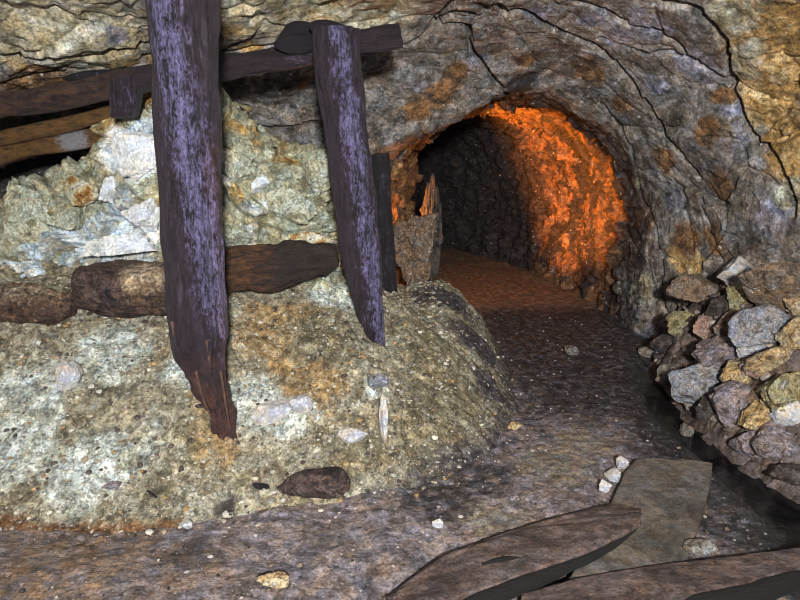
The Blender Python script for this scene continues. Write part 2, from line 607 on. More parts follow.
lam = fbm(P0 * np.array([0.35, 0.35, 1.0]) + np.array([0, 0, 4.0]) + 0.05 * fbm(P0, 2, 3, 55)[..., None], 7.0, 3, 57)
amp = 0.36 + 0.12 * leftroof + 0.35 * rightwall
calm = 1 - 0.5 * smooth(0.3, 0.8, P0[..., 0]) * near
disp = (0.09 * fbm(P0, 1.1, 3, 1) + 0.055 * fac1 * amp + 0.03 * fac2 * amp - 0.03 * (1 - smooth(0, 0.1, ed1)) * amp
        + 0.03 * calm * fbm(P0, 4, 4, 2) + 0.010 * fbm(P0, 18, 4, 8, 0.6) + 0.035 * lam * leftroof)
drift = 1 - near
disp = disp * (1 - 0.25 * drift) + drift * (0.09 * fbm(P0 * np.array([1, 1.6, 0.55]), 4.5, 5, 33, 0.6) + 0.04 * fac2)
P1 = P0 + N0 * disp[..., None]
flat = P1.reshape(-1, 3)
qx, qy = project(flat)
vis_ok = (flat[:, 1] > 2.0) & (flat[:, 1] < 6.5)
cut = np.zeros(len(flat), np.float32)
for pts, strength in CRACKS_PX:
    line = []
    for (cx, cy) in pts:
        d = np.hypot(qx - cx, qy - cy) + np.where(vis_ok, 0, 1e3) + flat[:, 1] * 0.8
        line.append(flat[np.argmin(d)])
    line = np.array(line)
    # wander a little between the points, as real fractures do
    fine_l = catmull(line, np.linspace(0, len(line) - 1, 6 * len(line)))
    fine_l = fine_l + 0.016 * np.stack([fbm(fine_l, 9, 2, 80 + k) for k in range(3)], -1)
    d = poly_dist(flat, fine_l, 0.12)
    cut = np.maximum(cut, strength * (1 - smooth(0.007, 0.020 + 0.013 * strength, d)))
P1 = P1 - N0 * (0.16 * cut.reshape(P1.shape[:2]))[..., None]

Pn = P1 + 0.12 * np.stack([fbm(P1, 3, 3, 120 + k) for k in range(3)], -1)


def surf(px, py, _y=0):
    """the spot on the rock shell that shows at a photo position"""
    d = np.hypot(qx - px, qy - py) + np.where((flat[:, 1] > 1.5) & (flat[:, 1] < 9), 0, 1e3) + flat[:, 1] * 0.8
    return flat[np.argmin(d)]


def patches(items):
    return blobs(Pn, [(surf(a, b), r) for a, b, r in items])


ochre = patches([(775, 40, .46), (770, 100, .36), (790, 150, .3), (745, 15, .26), (235, 25, .26), (330, 12, .32), (100, 48, .26), (385, 12, .26), (250, 45, .14),
                 (160, 60, .2), (680, 255, .16), (697, 262, .1), (790, 80, .3), (20, 68, .14), (120, 62, .14)])
green = patches([(60, 25, .6), (-20, 10, .6), (290, 5, .4), (240, 10, .3), (360, 10, .3), (400, 10, .2), (790, 190, .2), (725, 10, .25), (630, 170, .22), (750, 60, .2), (640, 290, .25), (620, 190, .16)])
blue = patches([(540, 12, .14), (640, 22, .2), (600, 20, .14), (725, 118, .1), (738, 140, .1), (650, 85, .14), (690, 60, .2), (480, 65, .12), (400, 85, .14), (675, 200, .14),
                (760, 215, .18), (385, 78, .12), (500, 95, .1), (112, 28, .08), (415, 85, .1), (620, 40, .14), (640, 350, .2)])
rust = patches([(455, 75, .2), (420, 110, .2), (625, 105, .14), (40, 85, .3), (300, 80, .12), (440, 95, .2), (690, 240, .2), (715, 95, .16), (720, 180, .2), (715, 240, .18),
                (660, 160, .16), (590, 75, .2), (640, 220, .16), (530, 60, .16), (700, 130, .14)])
rust = np.maximum(rust, 0.8 * smooth(5.2, 5.7, P1[..., 1]))
stain = fbm(P1 * np.array([1, 1.3, 0.55]), 4.5, 5, 77, 0.65)
shade_stain = patches([(578, 130, .34), (584, 180, .26), (556, 240, .3), (585, 270, .32), (540, 180, .14),  (625, 165, .18), (640, 230, .18), (520, 88, .2), (420, 140, .2), (35, 175, .55), (-40, 190, .5), (620, 290, .22), (640, 260, .2)])  # paints shade into the dim drift patches and the black left hollow
shade_stain = np.maximum(shade_stain, 0.45 * patches([(560, 60, .4), (490, 40, .3), (610, 100, .3), (380, 130, .35), (660, 200, .2), (700, 160, .25), (760, 240, .2), (300, 100, .4)]))  # broad, weaker dark patches on the walls and brow
shade_stain = np.maximum(shade_stain, 1.0 * smooth(-0.04, 0.14, stain) * smooth(5.3, 5.8, P1[..., 1]))
shade_stain = np.maximum(shade_stain, smooth(7.3, 7.9, P1[..., 1]))  # unlit far drift painted dark in the rock colour
shade_stain = np.maximum(shade_stain, smooth(4.9, 5.05, P1[..., 1]) * smooth(5.7, 5.45, P1[..., 1]) * 0.7)  # dimness of the ring inside the mouth put into the rock colour
left_in = smooth(0.35, 0.15, P1[..., 0]) * smooth(5.2, 5.4, P1[..., 1]) * smooth(7.0, 6.7, P1[..., 1])
shade_stain = shade_stain * (1 - left_in)
ochre = np.maximum(ochre, 0.9 * left_in)  # orange glow on the left drift wall put into its colour
ATT = dict(tone=0.5 * tone2 + 0.5 * tone3, ochre=ochre, green=green, blue=blue, rust=rust, shade_stain=shade_stain)


def shell_piece(name, s0, s1, t0, t1):
    i0, i1 = np.searchsorted(s_all, s0), min(len(s_all) - 1, np.searchsorted(s_all, s1))
    j0, j1 = np.searchsorted(t_all, t0), min(len(t_all) - 1, np.searchsorted(t_all, t1))
    V = P1[i0:i1 + 1, j0:j1 + 1]
    a = {k: v[i0:i1 + 1, j0:j1 + 1] for k, v in ATT.items()}
    o = mesh_obj(name, V, grid_faces(V.shape[0], V.shape[1]), M['cave'], attrs=a)
    tag(o, kind='structure')
    return o


shell_piece('wall_left', 0, 5.0, 0, 2.6)
shell_piece('ceiling', 0, 5.0, 2.6, 5.6)
shell_piece('wall_right', 0, 5.0, 5.6, 8)
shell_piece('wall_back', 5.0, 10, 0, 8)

# ------------------------------------------------------------------ floor, muck slope, bank, water
def height_sheet(name, fn, x0, x1, ys, nx, mat, attrs_fn):
    xs = np.linspace(x0, x1, nx)
    X, Y = np.meshgrid(xs, ys)
    Z = fn(X, Y, True)
    P = np.stack([X, Y, Z], -1)
    return mesh_obj(name, P, grid_faces(len(ys), nx), mat, attrs=attrs_fn(P))


def floor_attrs(P):
    x, y = P[..., 0], P[..., 1]
    n = 0.18 * fbm(P, 2.5, 3, 140)
    brown = np.maximum(0.55 * smooth(-0.3, -1.2, x + n) * smooth(2.6, 1.9, y + n), smooth(5.6, 6.2, y + n))
    wet = np.maximum(1 - smooth(0.2, 0.75, chan_dist(x, y) + n), 0.75 * smooth(2.9, 3.6, y + n) * smooth(0.4, 0.9, x) * smooth(6.2, 5.6, y))
    wet = np.maximum(wet, 0.7 * blobs(P, [(on_z(440, 500, 0), .3), (on_z(480, 480, 0), .25), (on_z(670, 410, 0), .4), (on_z(640, 400, 0), .3)]))  # first two spots paint in a floor shadow; the others are wet ground
    tan = blobs(P, [((0.75, 2.75, 0), .3), ((0.95, 3.0, 0), .25), ((0.4, 2.3, 0), .25)]) * 0.6
    return dict(brown=brown, wet=wet, tan=tan)  # wet also holds the painted floor shadow


ys_floor = np.concatenate([np.linspace(0.5, 4.5, 430, endpoint=False), np.linspace(4.5, 12.5, 130)])
fl = height_sheet('floor', floor_height, -3.3, 3.0, ys_floor, 340, M['floor'], floor_attrs)
tag(fl, kind='structure')


def heap_attrs(P):
    n = P + 0.12 * np.stack([fbm(P, 3, 3, 150 + k) for k in range(3)], -1)
    x, y = P[..., 0], P[..., 1]
    pale = blobs(n, [(hit(255, 400, heap_height), .22), (hit(40, 390, heap_height), .3), (hit(110, 350, heap_height), .25),
                     (hit(300, 420, heap_height), .14), (hit(375, 385, heap_height), .12), (hit(430, 410, heap_height), .16),
                     (hit(20, 440, heap_height), .3), (hit(100, 470, heap_height), .3), (hit(330, 300, heap_height), .2), (hit(180, 380, heap_height), .2)])
    och = blobs(n, [(hit(280, 330, heap_height), .3), (hit(310, 390, heap_height), .25), (hit(450, 430, heap_height), .15), (hit(300, 360, heap_height), .25),
                    (hit(200, 400, heap_height), .2), (hit(420, 350, heap_height), .2), (hit(510, 428, heap_height), .1), (hit(210, 440, heap_height), .2)]) * 0.8
    dark = blobs(n, [(hit(450, 300, heap_height), .34), (hit(425, 290, heap_height), .24), (hit(475, 345, heap_height), .32), (hit(490, 385, heap_height), .2), (hit(500, 400, heap_height), .16), (hit(240, 488, heap_height), .1)])
    dark = np.maximum(dark, 0.85 * smooth(0.28, 0.02, heap_signed(x, y)) * smooth(-0.4, .2, x))
    olive = blobs(n, [(hit(440, 400, heap_height), .4), (hit(400, 440, heap_height), .3), (hit(360, 460, heap_height), .2), (hit(320, 340, heap_height), .25), (hit(420, 340, heap_height), .3)])
    brown = smooth(2.33, 2.2, y + 0.1 * fbm(P, 3, 3, 9)) * smooth(-0.6, -1.1, x)
    _1, _2, t1 = facets(P + np.array([0, 0, 3.3]), 11, 21, 0.8, True)
    _1, _2, t2 = facets(P + np.array([0, 0, 7.3]), 34, 22, 0.9, True)
    return dict(pale=pale, ochre=och, olive=olive, dark=dark, brown=brown, tone=0.3 * t1 + 0.7 * t2)


hp = height_sheet('rubble_slope', heap_height, -3.0, 0.95, np.linspace(1.9, 5.6, 430), 450, M['muck'], heap_attrs)
tag(hp, 'pale tan slope of gravelly muck spilling down beneath the timber posts', 'rubble', kind='stuff')
bk = height_sheet('rubble_bank', bank_height, 1.55, 2.9, np.linspace(1.9, 4.85, 330), 170, M['bank'], lambda P: {})
tag(bk, 'bank of dark broken rubble under the loose rocks along the right wall', 'rubble', kind='stuff')

wl = []
for k, (cx, cy) in enumerate(catmull(CHAN, np.linspace(0, len(CHAN) - 1, 60))):
    wl.append([(cx + u * 0.20, cy, -0.05) for u in np.linspace(-1, 1, 9)])
wt = mesh_obj('water', np.array(wl), grid_faces(60, 9, flip=True), M['water'])
tag(wt, 'black trickle of water in the gutter beside the rock pile', 'water', kind='stuff')

# ------------------------------------------------------------------ quartz rock mass behind the posts
TOP_PX = [(-160, 262), (-90, 240), (-40, 215), (0, 196), (22, 185), (60, 170), (86, 150), (110, 116), (135, 92), (155, 80), (190, 72), (222, 84), (245, 106),
          (275, 141), (300, 156), (322, 156), (338, 160)]
YW = 3.42
nu, nv = 420, 330
tops = np.array([at(a, b, YW + 0.25) for a, b in TOP_PX])
uu = np.linspace(0, len(TOP_PX) - 1, nu)
tl = np.stack([np.interp(uu, np.arange(len(TOP_PX)), tops[:, k]) for k in range(3)], -1)
v = np.linspace(0, 1, nv)
G = np.zeros((nu, nv, 3))
for j, vv in enumerate(v):
    if vv < 0.72:            # front face, from buried foot to crest
        q = vv / 0.72
        z = 0.3 + (tl[:, 2] - 0.3) * q
        y = YW + 0.27 * q ** 1.5 - 0.10 * (1 - q)
    else:                    # over the crest and down the back
        q = (vv - 0.72) / 0.28
        z = tl[:, 2] - (tl[:, 2] - 0.3) * q ** 2
        y = YW + 0.27 + 0.45 * np.sqrt(q)
    G[:, j, 0] = tl[:, 0]
    G[:, j, 1] = y
    G[:, j, 2] = z
# the right-hand end turns back and closes
endw = smooth(nu - 24, nu - 1, np.arange(nu))[:, None]
G[..., 1] += 0.5 * endw ** 2 * np.clip(1 - (G[..., 1] - YW) / 0.7, 0, 1)
n = grid_normals(G)
if n[nu // 2, nv // 3, 1] > 0:
    n = -n
Wp = G + 0.07 * np.stack([fbm(G, 4, 3, 200 + k) for k in range(3)], -1)
f1, e1 = facets(Wp * np.array([1, 1, 1.4]), 3.1, 31, 1.0)
f2, e2, to2 = facets(Wp * np.array([1, 1, 1.4]), 8, 32, 1.0, True)
f3, e3, to3 = facets(Wp, 22, 33, 1.0, True)
dsp = (0.07 * f1 - 0.05 * (1 - smooth(0, 0.06, e1)) + 0.024 * f2 - 0.028 * (1 - smooth(0, 0.07, e2)) + 0.008 * f3 - 0.008 * (1 - smooth(0, 0.12, e3)) + 0.03 * fbm(G, 2, 3, 34) + 0.004 * fbm(G, 30, 3, 35))
G1 = G + n * dsp[..., None]
Gn = G1 + 0.08 * np.stack([fbm(G1, 4, 3, 220 + k) for k in range(3)], -1)
A_w = blobs(Gn, [(at(128, 150, YW + .2), .2), (at(142, 165, YW + .15), .16), (at(120, 250, YW), .28), (at(140, 225, YW), .18), (at(235, 170, YW + .1), .12),
                 (at(258, 180, YW), .11), (at(240, 245, YW), .12), (at(90, 200, YW), .14), (at(70, 240, YW), .2), (at(260, 205, YW), .12), (at(300, 200, YW), .1), (at(40, 250, YW), .2)])
A_o = blobs(Gn, [(at(68, 190, YW + .1), .09), (at(242, 120, YW + .2), .12), (at(262, 135, YW + .2), .12), (at(235, 195, YW), .1), (at(300, 230, YW), .12),
                 (at(110, 125, YW + .2), .16), (at(48, 225, YW), .1), (at(275, 150, YW + .2), .1), (at(270, 225, YW), .1), (at(320, 240, YW), .1), (at(145, 95, YW + .25), .12)])
A_o = np.maximum(A_o, 0.75 * (1 - smooth(0.02, 0.10, e1)) * smooth(-0.1, 0.4, fbm(G, 3, 2, 240)))
A_b = blobs(Gn, [(at(60, 250, YW), .3), (at(30, 235, YW), .25), (at(100, 240, YW), .25), (at(110, 205, YW), .2), (at(148, 130, YW + .2), .12), (at(50, 250, YW), .2), (at(100, 225, YW), .15), (at(245, 230, YW), .1), (at(10, 280, YW), .2)])
pk = mesh_obj('wall_front', G1, grid_faces(nu, nv), M['pack'], attrs=dict(tone=0.55 * to2 + 0.45 * to3, white=A_w, ochre=A_o, blue=A_b))
tag(pk, 'greenish white broken quartz rock mass rising behind the timber posts', kind='structure')

# ------------------------------------------------------------------ timber
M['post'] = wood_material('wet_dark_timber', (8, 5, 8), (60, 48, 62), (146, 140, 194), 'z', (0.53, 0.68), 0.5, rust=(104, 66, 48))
M['beam'] = wood_material('dark_beam_timber', (12, 9, 12), (58, 45, 54), (150, 136, 174), 'x', (0.58, 0.72), 0.55, rust=(98, 70, 48))
M['wedge'] = wood_material('blackened_wedge_timber', (8, 6, 9), (40, 31, 42), (128, 116, 152), 'x', (0.62, 0.78), 0.55)
M['soft'] = wood_material('rotten_brown_timber', (8, 5, 6), (54, 40, 34), (124, 98, 74), 'x', (0.54, 0.72), 0.8, rust=(120, 76, 42))
M['lag'] = wood_material('ochre_lagging_timber', (40, 26, 14), (116, 86, 46), (150, 150, 156), 'x', (0.60, 0.76), 0.75, rust=(132, 90, 40))
M['black_post'] = wood_material('black_timber', (6, 6, 8), (38, 35, 42), (104, 100, 124), 'z', (0.52, 0.68), 0.6)
M['plank'] = rock_material('plank_timber', [(56, 46, 43), (84, 71, 67), (106, 92, 88), (72, 60, 56)], speck=(0.4, 1.6), fine=80, coarse=5, bump=0.6)
M['greyplank'] = rock_material('grey_plank_timber', [(58, 54, 48), (82, 77, 70), (104, 98, 92), (70, 65, 58)], speck=(0.55, 1.4), fine=80, coarse=4, bump=0.45)


def tube(name, rings, mat, parent=None, seg=72, sub=10, rough=0.012, seed=0, grain_axis=2, cap_noise=0.01, bloom=None, rust=None, squash=1.0, foot_rot=None):
    """timber from (centre, radius) rings: bark-rough, checked along the grain, closed at both ends"""
    C = np.array([r[0] for r in rings], float)
    R = np.array([[r[1]] for r in rings], float)
    k = len(rings)
    tt = np.linspace(0, k - 1, (k - 1) * sub + 1)
    c = catmull(C, tt)
    r = np.maximum(catmull(R, tt)[:, 0], 0.004)
    d = np.gradient(c, axis=0)
    d /= np.linalg.norm(d, axis=1, keepdims=True)
    ref = np.array([0, 1.0, 0]) if abs(d[:, 1]).mean() < 0.8 else np.array([0, 0, 1.0])
    a = np.cross(d, ref)
    a /= np.linalg.norm(a, axis=1, keepdims=True)
    b = np.cross(d, a)
    th = np.linspace(0, 2 * math.pi, seg, endpoint=False)
    rad = a[:, None] * np.cos(th)[None, :, None] + b[:, None] * np.sin(th)[None, :, None] * squash
    P = c[:, None] + rad * r[:, None, None]
    sc = np.array([26.0, 26.0, 26.0])
    sc[grain_axis] = 3.0
    g = fbm(P * sc, 1.0, 4, seed + 300)
    lump = fbm(P, 5, 3, seed + 310)
    chk = fbm(P * sc * 0.6 + 7, 1.0, 2, seed + 320)
    disp = rough * g + 1.6 * rough * lump - 1.8 * rough * smooth(0.32, 0.5, chk)
    if foot_rot:        # eaten away towards the ground
        rot = smooth(foot_rot + 0.25, foot_rot - 0.3, P[..., 2])
        disp = disp + rot * (0.045 * fbm(P * np.array([16, 16, 5]), 1.0, 4, seed + 330, 0.6) - 0.012)
    P = P + rad * (disp * np.clip(r / 0.06, 0.3, 1)[:, None])[..., None]
    nr = len(tt)
    V = [P.reshape(-1, 3)]
    F = [grid_faces(nr, seg, wrap_v=True)]
    tris = []
    base = nr * seg
    for e, row in ((0, 0), (1, nr - 1)):   # end caps: inner ring + centre
        inner = c[row] + (P[row] - c[row]) * 0.55 + d[row] * (cap_noise * fbm(P[row] * 30, 1, 2, seed + 5))[:, None] * (1 if e else -1)
        V.append(inner)
        V.append((c[row] + d[row] * 0.0)[None])
        i = np.arange(seg)
        j = (i + 1) % seg
        q = np.stack([row * seg + i, row * seg + j, base + j, base + i], 1)
        q2 = np.stack([base + i, base + j, np.full(seg, base + seg), np.full(seg, base + seg)], 1)
        if e == 0:
            q, q2 = q[:, ::-1], q2[:, ::-1]
        F.append(q)
        tris.append(q2)
        base += seg + 1
    V = np.vstack(V)
    at_ = {'bloom': np.zeros(len(V)), 'rust': np.zeros(len(V))}
    if bloom is not None:
        at_['bloom'] = bloom(V)
    if rust is not None:
        at_['rust'] = rust(V)
    quads = np.vstack(F)
    # fans as triangles -> split into degenerate-free quads via triangles list
    me_faces = [tuple(f) for f in quads] + [(f[0], f[1], f[2]) if f[2] == f[3] else (f[0], f[2], f[3]) for q in tris for f in q]
    me = bpy.data.meshes.new(name)
    me.from_pydata([tuple(p) for p in V], [], me_faces)
    me.polygons.foreach_set('use_smooth', np.ones(len(me.polygons), bool))
    for an, av in at_.items():
        aa = me.attributes.new(an, 'FLOAT', 'POINT')
        aa.data.foreach_set('value', np.asarray(av, np.float32))
    me.materials.append(mat)
    me.validate()
    me.update()
    o = bpy.data.objects.new(name, me)
    COL.objects.link(o)
    if parent is not None:
        o.parent = parent
    import bmesh
    bm = bmesh.new()
    bm.from_mesh(me)
    bmesh.ops.recalc_face_normals(bm, faces=bm.faces)
    bm.to_mesh(me)
    bm.free()
    return o


def edge_rings(left, right, y, lean=0.0):
    """(centre, radius) rings of an upright timber whose sides run through two photo polylines, standing at depth y"""
    ys_ = sorted(set([p[1] for p in left] + [p[1] for p in right]))
    l = np.array(sorted(left, key=lambda p: p[1]))
    r = np.array(sorted(right, key=lambda p: p[1]))
    out = []
    for py in ys_:
        a = at(np.interp(py, l[:, 1], l[:, 0]), py, y)
        b = at(np.interp(py, r[:, 1], r[:, 0]), py, y)
        out.append(((a + b) / 2, (b[0] - a[0]) / 2 * 0.98))
    return out


def stripe(cx_fn, width, amp):
    def f(V):
        d = np.abs(V[:, 0] - cx_fn(V))
        return amp * (1 - smooth(0.2 * width, width, d)) - 0.08
    return f




def split_post(o, z, base):
    """an upright timber as a thing with two parts: its sound shaft and its foot"""
    root = bpy.data.objects.new('timber_post', None)
    COL.objects.link(root)
    root.location = base
    import bmesh
    for nm, above in (('shaft', True), ('rotted_foot', False)):
        b_ = bmesh.new()
        b_.from_mesh(o.data)
        kill = [f for f in b_.faces if (f.calc_center_median().z > z) != above]
        bmesh.ops.delete(b_, geom=kill, context='FACES')
        me = bpy.data.meshes.new(nm)
        b_.to_mesh(me)
        b_.free()
        me.materials.append(o.data.materials[0])
        c = bpy.data.objects.new(nm, me)
        COL.objects.link(c)
        c.parent = root
        c.location = -Vector(base)
        if not above:
            c['label'] = 'soft decayed foot of the post'
    old = o.data
    bpy.data.objects.remove(o)
    bpy.data.meshes.remove(old)
    return root


Y1, Y2, Y3 = 2.6, 3.2, 4.5
M['sliver'] = wood_material('pale_splintered_wood', (52, 34, 30), (132, 100, 84), (196, 170, 150), 'z', (0.55, 0.7), 0.8)
p1 = edge_rings([(142, -90), (148, 0), (152, 70), (156, 140), (161, 210), (165, 280), (168, 320), (172, 345), (186, 366), (190, 372), (194, 395), (205, 408), (209, 425), (221, 440), (229, 470)],
                [(217, -90), (219, 0), (219, 70), (220, 140), (222, 210), (225, 280), (227, 320), (229, 362), (231, 395), (234, 418), (238, 440), (240, 470)], Y1)
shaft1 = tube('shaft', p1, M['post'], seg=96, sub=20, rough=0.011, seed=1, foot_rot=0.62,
             bloom=lambda V: 0.13 * (1 - smooth(0.0, 0.15, np.abs(V[:, 0] - (-0.87 + 0.10 * (2.0 - V[:, 2]))))) - 0.05 - 0.07 * smooth(0.9, 0.5, V[:, 2]),  # lavender sheen and fungus painted down the middle of the post
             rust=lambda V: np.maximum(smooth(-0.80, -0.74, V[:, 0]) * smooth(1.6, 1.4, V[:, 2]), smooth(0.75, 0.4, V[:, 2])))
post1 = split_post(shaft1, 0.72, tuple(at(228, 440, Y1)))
for pts_, r_ in (([(206, 340), (211, 375), (215, 405)], .010), ([(172, 322), (178, 350), (190, 378)], .012), ([(221, 372), (226, 405), (230, 428)], .009), ([(196, 372), (203, 398), (214, 424)], .010)):
    sp_ = tube('splinter', [(at(a, b, Y1 - 0.118 + 0.05 * k), r_ * (.6, .55, .2)[k]) for k, (a, b) in enumerate(pts_)], M['sliver'], post1, seg=16, sub=12, rough=0.003, seed=40 + pts_[0][0])
    sp_.location = -post1.location
    sp_['label'] = 'pale splinter of the rotten post foot'
tag(post1, 'thick dark purple timber post in front, its foot rotted to a ragged point', 'timber post', 'mine props')
p2 = edge_rings([(311, 30), (313, 60), (320, 110), (329, 170), (338, 230), (347, 285), (362, 325), (378, 350), (384, 375)],
                [(360, 30), (361, 60), (366, 110), (373, 170), (379, 230), (382, 285), (384, 325), (386, 350), (388, 375)], Y2)
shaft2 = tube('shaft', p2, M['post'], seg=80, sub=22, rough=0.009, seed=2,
             bloom=lambda V: 0.13 * (1 - smooth(0.0, 0.11, np.abs(V[:, 0] - (-0.27 + 0.13 * (1.9 - V[:, 2]))))) - 0.05,  # sheen and bluish fungus put into the colour along the centre
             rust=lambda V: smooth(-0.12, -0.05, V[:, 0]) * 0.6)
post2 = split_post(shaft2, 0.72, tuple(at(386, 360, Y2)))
tag(post2, 'leaning dark timber post under the beam, tapering to a foot in the muck', 'timber post', 'mine props')
p3 = edge_rings([(370, 154), (371, 165), (374, 200), (376, 240), (378, 285), (379, 310)], [(389, 154), (390, 165), (392, 200), (395, 240), (398, 285), (400, 310)], Y3)
post3 = tube('timber_post', p3, M['black_post'], seg=48, sub=18, rough=0.007, seed=3)
tag(post3, 'thin black timber post behind the leaning post at the drift mouth', 'timber post', 'mine props')

bl, br = at(-110, 124, 3.44), at(401, 37, 3.44)
bm_pts = [bl + (br - bl) * q for q in np.linspace(0, 1, 8)]
for i, p in enumerate(bm_pts):
    p[2] += 0.012 * math.sin(2.1 * i)
beam = tube('cap_beam', [(p, 0.069 - 0.001 * i) for i, p in enumerate(bm_pts)], M['beam'], seg=64, sub=40, rough=0.008, seed=4, grain_axis=0, squash=1.0,
            bloom=lambda V: 0.12 * blobs(V, [(at(305, 55, 3.3), .2)]) - 0.02, rust=lambda V: smooth(-1.3, -1.6, V[:, 0]))
tag(beam, 'long dark roof beam crossing behind both big posts', 'beam')


def loft(name, A, B, thick, mat, nu=120, nv=40, seed=0, rough=0.006, parent=None, grain_axis=0, ragged=0.0, up=np.array([0, 0, 1.0]), bloom=None, rust=None):
    """a slab between two edge polylines A and B (top surface), with thickness along -up"""
    A, B = np.array(A, float), np.array(B, float)
    ua = catmull(A, np.linspace(0, len(A) - 1, nu))
    ub = catmull(B, np.linspace(0, len(B) - 1, nu))
    m = nv
    vs = np.linspace(0, 1, m)
    prof = [(v_, 0.0) for v_ in vs] + [(1.0, q) for q in np.linspace(0, 1, 8)[1:-1]] + [(v_, 1.0) for v_ in vs[::-1]] + [(0.0, q) for q in np.linspace(1, 0, 8)[1:-1]]
    L = len(prof)
    P = np.zeros((nu, L, 3))
    for k, (v_, q) in enumerate(prof):
        e = 4 * (v_ - 0.5) ** 2
        P[:, k] = ua * (1 - v_) + ub * v_ - up * (thick * (q + 0.16 * e * e * (1 - 2 * q)))
    ctr_ = P.mean(1, keepdims=True)
    nn = P - ctr_
    nn /= np.linalg.norm(nn, axis=-1, keepdims=True) + 1e-9
    sc = np.array([22.0, 22.0, 22.0])
    sc[grain_axis] = 3.0
    g = fbm(P * sc, 1, 4, seed + 400)
    P = P + (nn * 0.35 + up * 0.65 * np.sign((nn * up).sum(-1, keepdims=True))) * (rough * (g * 1.2 + 1.2 * fbm(P, 6, 3, seed + 410)))[..., None]
    axis = (ua[-1] - ua[0]) / np.linalg.norm(ua[-1] - ua[0])
    w_end = np.zeros(nu)
    w_end[0], w_end[-1] = -1, 1
    P = P + axis * (ragged * w_end[:, None] * fbm(P * 30, 1, 2, seed + 420))[..., None]
    V = np.vstack([P.reshape(-1, 3), P[0].mean(0)[None], P[-1].mean(0)[None]])
    F = [tuple(f) for f in grid_faces(nu, L, wrap_v=True)]
    for k in range(L):
        F.append((nu * L, (k + 1) % L, k))
        F.append((nu * L + 1, (nu - 1) * L + k, (nu - 1) * L + (k + 1) % L))
    me = bpy.data.meshes.new(name)
    me.from_pydata([tuple(p) for p in V], [], F)
    me.polygons.foreach_set('use_smooth', np.ones(len(me.polygons), bool))
    for an, fnc in (('bloom', bloom), ('rust', rust)):
        aa = me.attributes.new(an, 'FLOAT', 'POINT')
        aa.data.foreach_set('value', np.asarray(fnc(V) if fnc else np.zeros(len(V)), np.float32))
    me.materials.append(mat)
    import bmesh
    b_ = bmesh.new()
    b_.from_mesh(me)
    bmesh.ops.recalc_face_normals(b_, faces=b_.faces)
    b_.to_mesh(me)
    b_.free()
    o = bpy.data.objects.new(name, me)
    COL.objects.link(o)
    if parent is not None:
        o.parent = parent
    return o


BACK = np.array([0, -1.0, 0])   # slabs seen face-on: thickness runs away from the eye


def face_slab(name, top_px, bot_px, y, thick, mat, **kw):
    return loft(name, [at(a, b, y) for a, b in top_px], [at(a, b, y) for a, b in bot_px], thick, mat, up=BACK, **kw)


w1 = face_slab('wood_wedge', [(272, 42), (281, 30), (290, 22), (305, 21), (318, 25), (329, 33)], [(275, 48), (285, 52), (295, 52), (305, 50), (316, 46), (329, 40)], 3.30, 0.16, M['wedge'], nu=60, nv=24, seed=11, rough=0.012)
tag(w1, 'dark blunt wooden wedge on the roof beam left of the post head', 'wedge', 'wedges over the post head')
w2 = face_slab('wood_wedge', [(308, 22), (318, 18), (332, 19), (346, 25), (352, 31), (354, 36)], [(309, 28), (317, 37), (328, 41), (338, 41), (346, 40), (354, 39)], 3.17, 0.16, M['wedge'], nu=60, nv=24, seed=12, rough=0.012)
tag(w2, 'dark flat wooden wedge lying right on top of the leaning post', 'wedge', 'wedges over the post head')
stub = face_slab('timber_stub', [(107, 78), (107, 92), (108, 106), (110, 118)], [(134, 76), (136, 90), (134, 104), (130, 116)], 3.36, 0.12, M['post'], nu=60, nv=28, seed=13, rough=0.01, grain_axis=2)
tag(stub, 'short dark purple timber stub wedged under the beam left of the front post', 'timber stub')
lg1 = face_slab('lagging_board', [(-120, 152), (-40, 137), (20, 126), (70, 114), (112, 104)], [(-120, 166), (-40, 152), (20, 141), (70, 131), (112, 116)], 3.62, 0.18, M['lag'], nu=140, nv=30, seed=14, rough=0.012,
                rust=lambda V: 0.8 + 0 * V[:, 0])
tag(lg1, 'ochre split lagging board just below the roof beam at left', 'board', 'lagging boards under the beam')
lg2 = face_slab('lagging_board', [(-120, 168), (-40, 152), (20, 142), (70, 132), (118, 122)], [(-120, 196), (-40, 178), (20, 158), (70, 151), (112, 142)], 3.66, 0.14, M['lag'], nu=140, nv=30, seed=15, rough=0.012,
                bloom=lambda V: 0.25 * blobs(V, [(at(72, 138, 3.66), .14)]), rust=lambda V: 1 - 0.9 * blobs(V, [(at(72, 138, 3.66), .16)]))
tag(lg2, 'brown lagging board with a blue grey patch above the black gap at left', 'board', 'lagging boards under the beam')
lg3 = face_slab('gap_slab', [(62, 76), (80, 70), (110, 68), (147, 66)], [(62, 80), (80, 83), (110, 82), (147, 78)], 3.62, 0.3, M['black_post'], nu=60, nv=20, seed=16, rough=0.008)  # black slab added where there is only a shaded gap above the beam
tag(lg3, 'black slab standing in for the dark gap between roof rock and beam at left', 'board')

# logs bedded in the slope
def bedded_log(name, pts_px, y, rads, mat, seed, **kw):
    return tube(name, [(at(a, b, yy), r) for (a, b), yy, r in zip(pts_px, y, rads)], mat, seg=64, sub=16, seed=seed, grain_axis=0, **kw)


